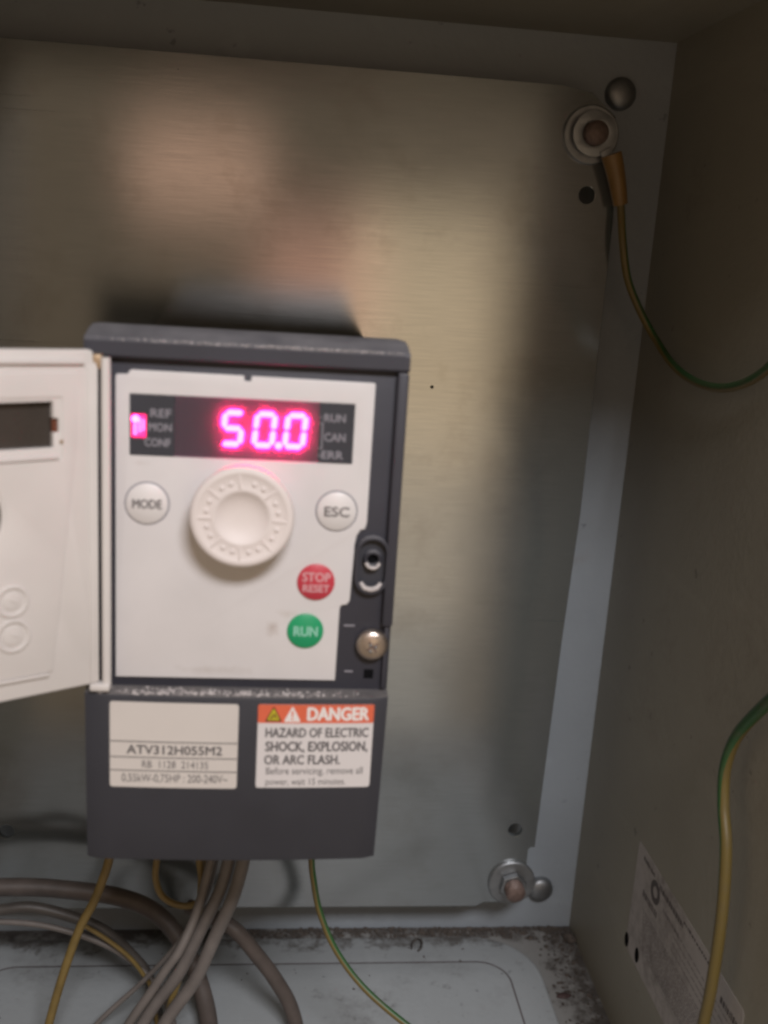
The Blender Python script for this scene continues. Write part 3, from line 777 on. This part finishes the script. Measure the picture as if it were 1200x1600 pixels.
# ------------------------------------------------------------------ dirt
rd = random.Random(3)
def crumbs(name, n, place, rmin, rmax, mat, par=None, flat=.6):
    V, F = [], []
    base = bmesh.new(); bmesh.ops.create_icosphere(base, subdivisions=1, radius=1); bv, bf = from_bm(base)
    for _ in range(n):
        p = Vector(place()); r = rmin+(rmax-rmin)*rd.random()**3
        sx, sy, sz = r*rd.uniform(.6, 1.5), r*rd.uniform(.6, 1.5), r*flat
        a = rd.random()*6.28; c, s = math.cos(a), math.sin(a); k = len(V)
        for v in bv:
            j = rd.uniform(.75, 1.25); x, y = v.x*sx*j, v.y*sy*j
            V.append(p+Vector((x*c-y*s, x*s+y*c, v.z*sz*j)))
        F += [[i+k for i in f] for f in bf]
    o = obj(name, V, F, mat, par, 0)
    o['kind'] = 'stuff'
    return o
def along_back():
    x = rd.uniform(40, 178); return (x, rd.triangular(12.5, 21.8, 21), ZF+.15)
o = crumbs('floor_dirt', 1100, along_back, .15, 1.1, 'dirt'); tag(o, 'brown dust and grit along the back edge of the cabinet floor', 'dirt', kind='stuff')
def along_side():
    return (rd.triangular(160, 178.5, 178), rd.triangular(-60, 21, 18), ZF+.15)
o = crumbs('corner_dirt', 420, along_side, .12, 1.0, 'dirt'); tag(o, 'brown grit along the right edge of the cabinet floor', 'dirt', kind='stuff')
def scatter():
    return (rd.uniform(-55, 156), rd.uniform(-60, 9), ZF+3.2)
o = crumbs('plate_grit', 110, scatter, .12, .6, 'dirt'); tag(o, 'fine dark specks scattered over the gland plate', 'dirt', kind='stuff')
crumbs('hood_dust_and_highlight', 1100, lambda: (rd.triangular(.5, 71, 60), rd.triangular(-129.5, -128.6, -129.2), 127.75+rd.random()*.4), .08, .30, 'dust_and_highlight', drv, .5)  # dust on the hood edge, thickened to draw its bright highlight line
crumbs('ledge_dust', 600, lambda: (rd.triangular(1, 70, 20), rd.triangular(-132.6, -128.2, -132.0), 45.45+rd.random()*.1), .1, .42, 'dust_and_highlight', drv, .6)
# larger bits one can point at
def chip(name, c, L, W_, h, a, label, mat='chip'):
    bm = bmesh.new(); bmesh.ops.create_icosphere(bm, subdivisions=2, radius=1)
    ca, sa = math.cos(a), math.sin(a)
    for v in bm.verts:
        j = rd.uniform(.85, 1.15); x, y = v.co.x*L*j, v.co.y*W_*j
        v.co = Vector((c[0]+x*ca-y*sa, c[1]+x*sa+y*ca, c[2]+v.co.z*h*j))
    return tag(obj(name, *from_bm(bm), mat, None, 60), label, 'debris')
chip('debris_chip', (164.8, -21.7, ZF+.5), 3.1, 1.7, .7, .1, 'dark brown oblong chip lying right of the gland plate')
chip('debris_chip', (159.5, 13.5, ZF+.8), 1.4, 1.1, 1.0, .5, 'small dark crumb on the floor below the corner fixing', 'dirt')
chip('debris_lump', (176.2, 12.5, ZF+1.4), 2.6, 3.6, 1.6, .3, 'brown clod of dirt in the floor corner', 'dirt')
tag(obj('wire_offcut', *tube([(106.5, 3.5, ZF+3.4), (107.4, 7.2, ZF+3.6), (109.6, 9.0, ZF+4), (111.2, 7.0, ZF+4.4), (110.6, 3.6, ZF+4), (109.0, 2.0, ZF+3.4)], .42, 8)[:2], 'darksheath', None, 60), 'small curled dark wire offcut on the gland plate edge', 'debris')
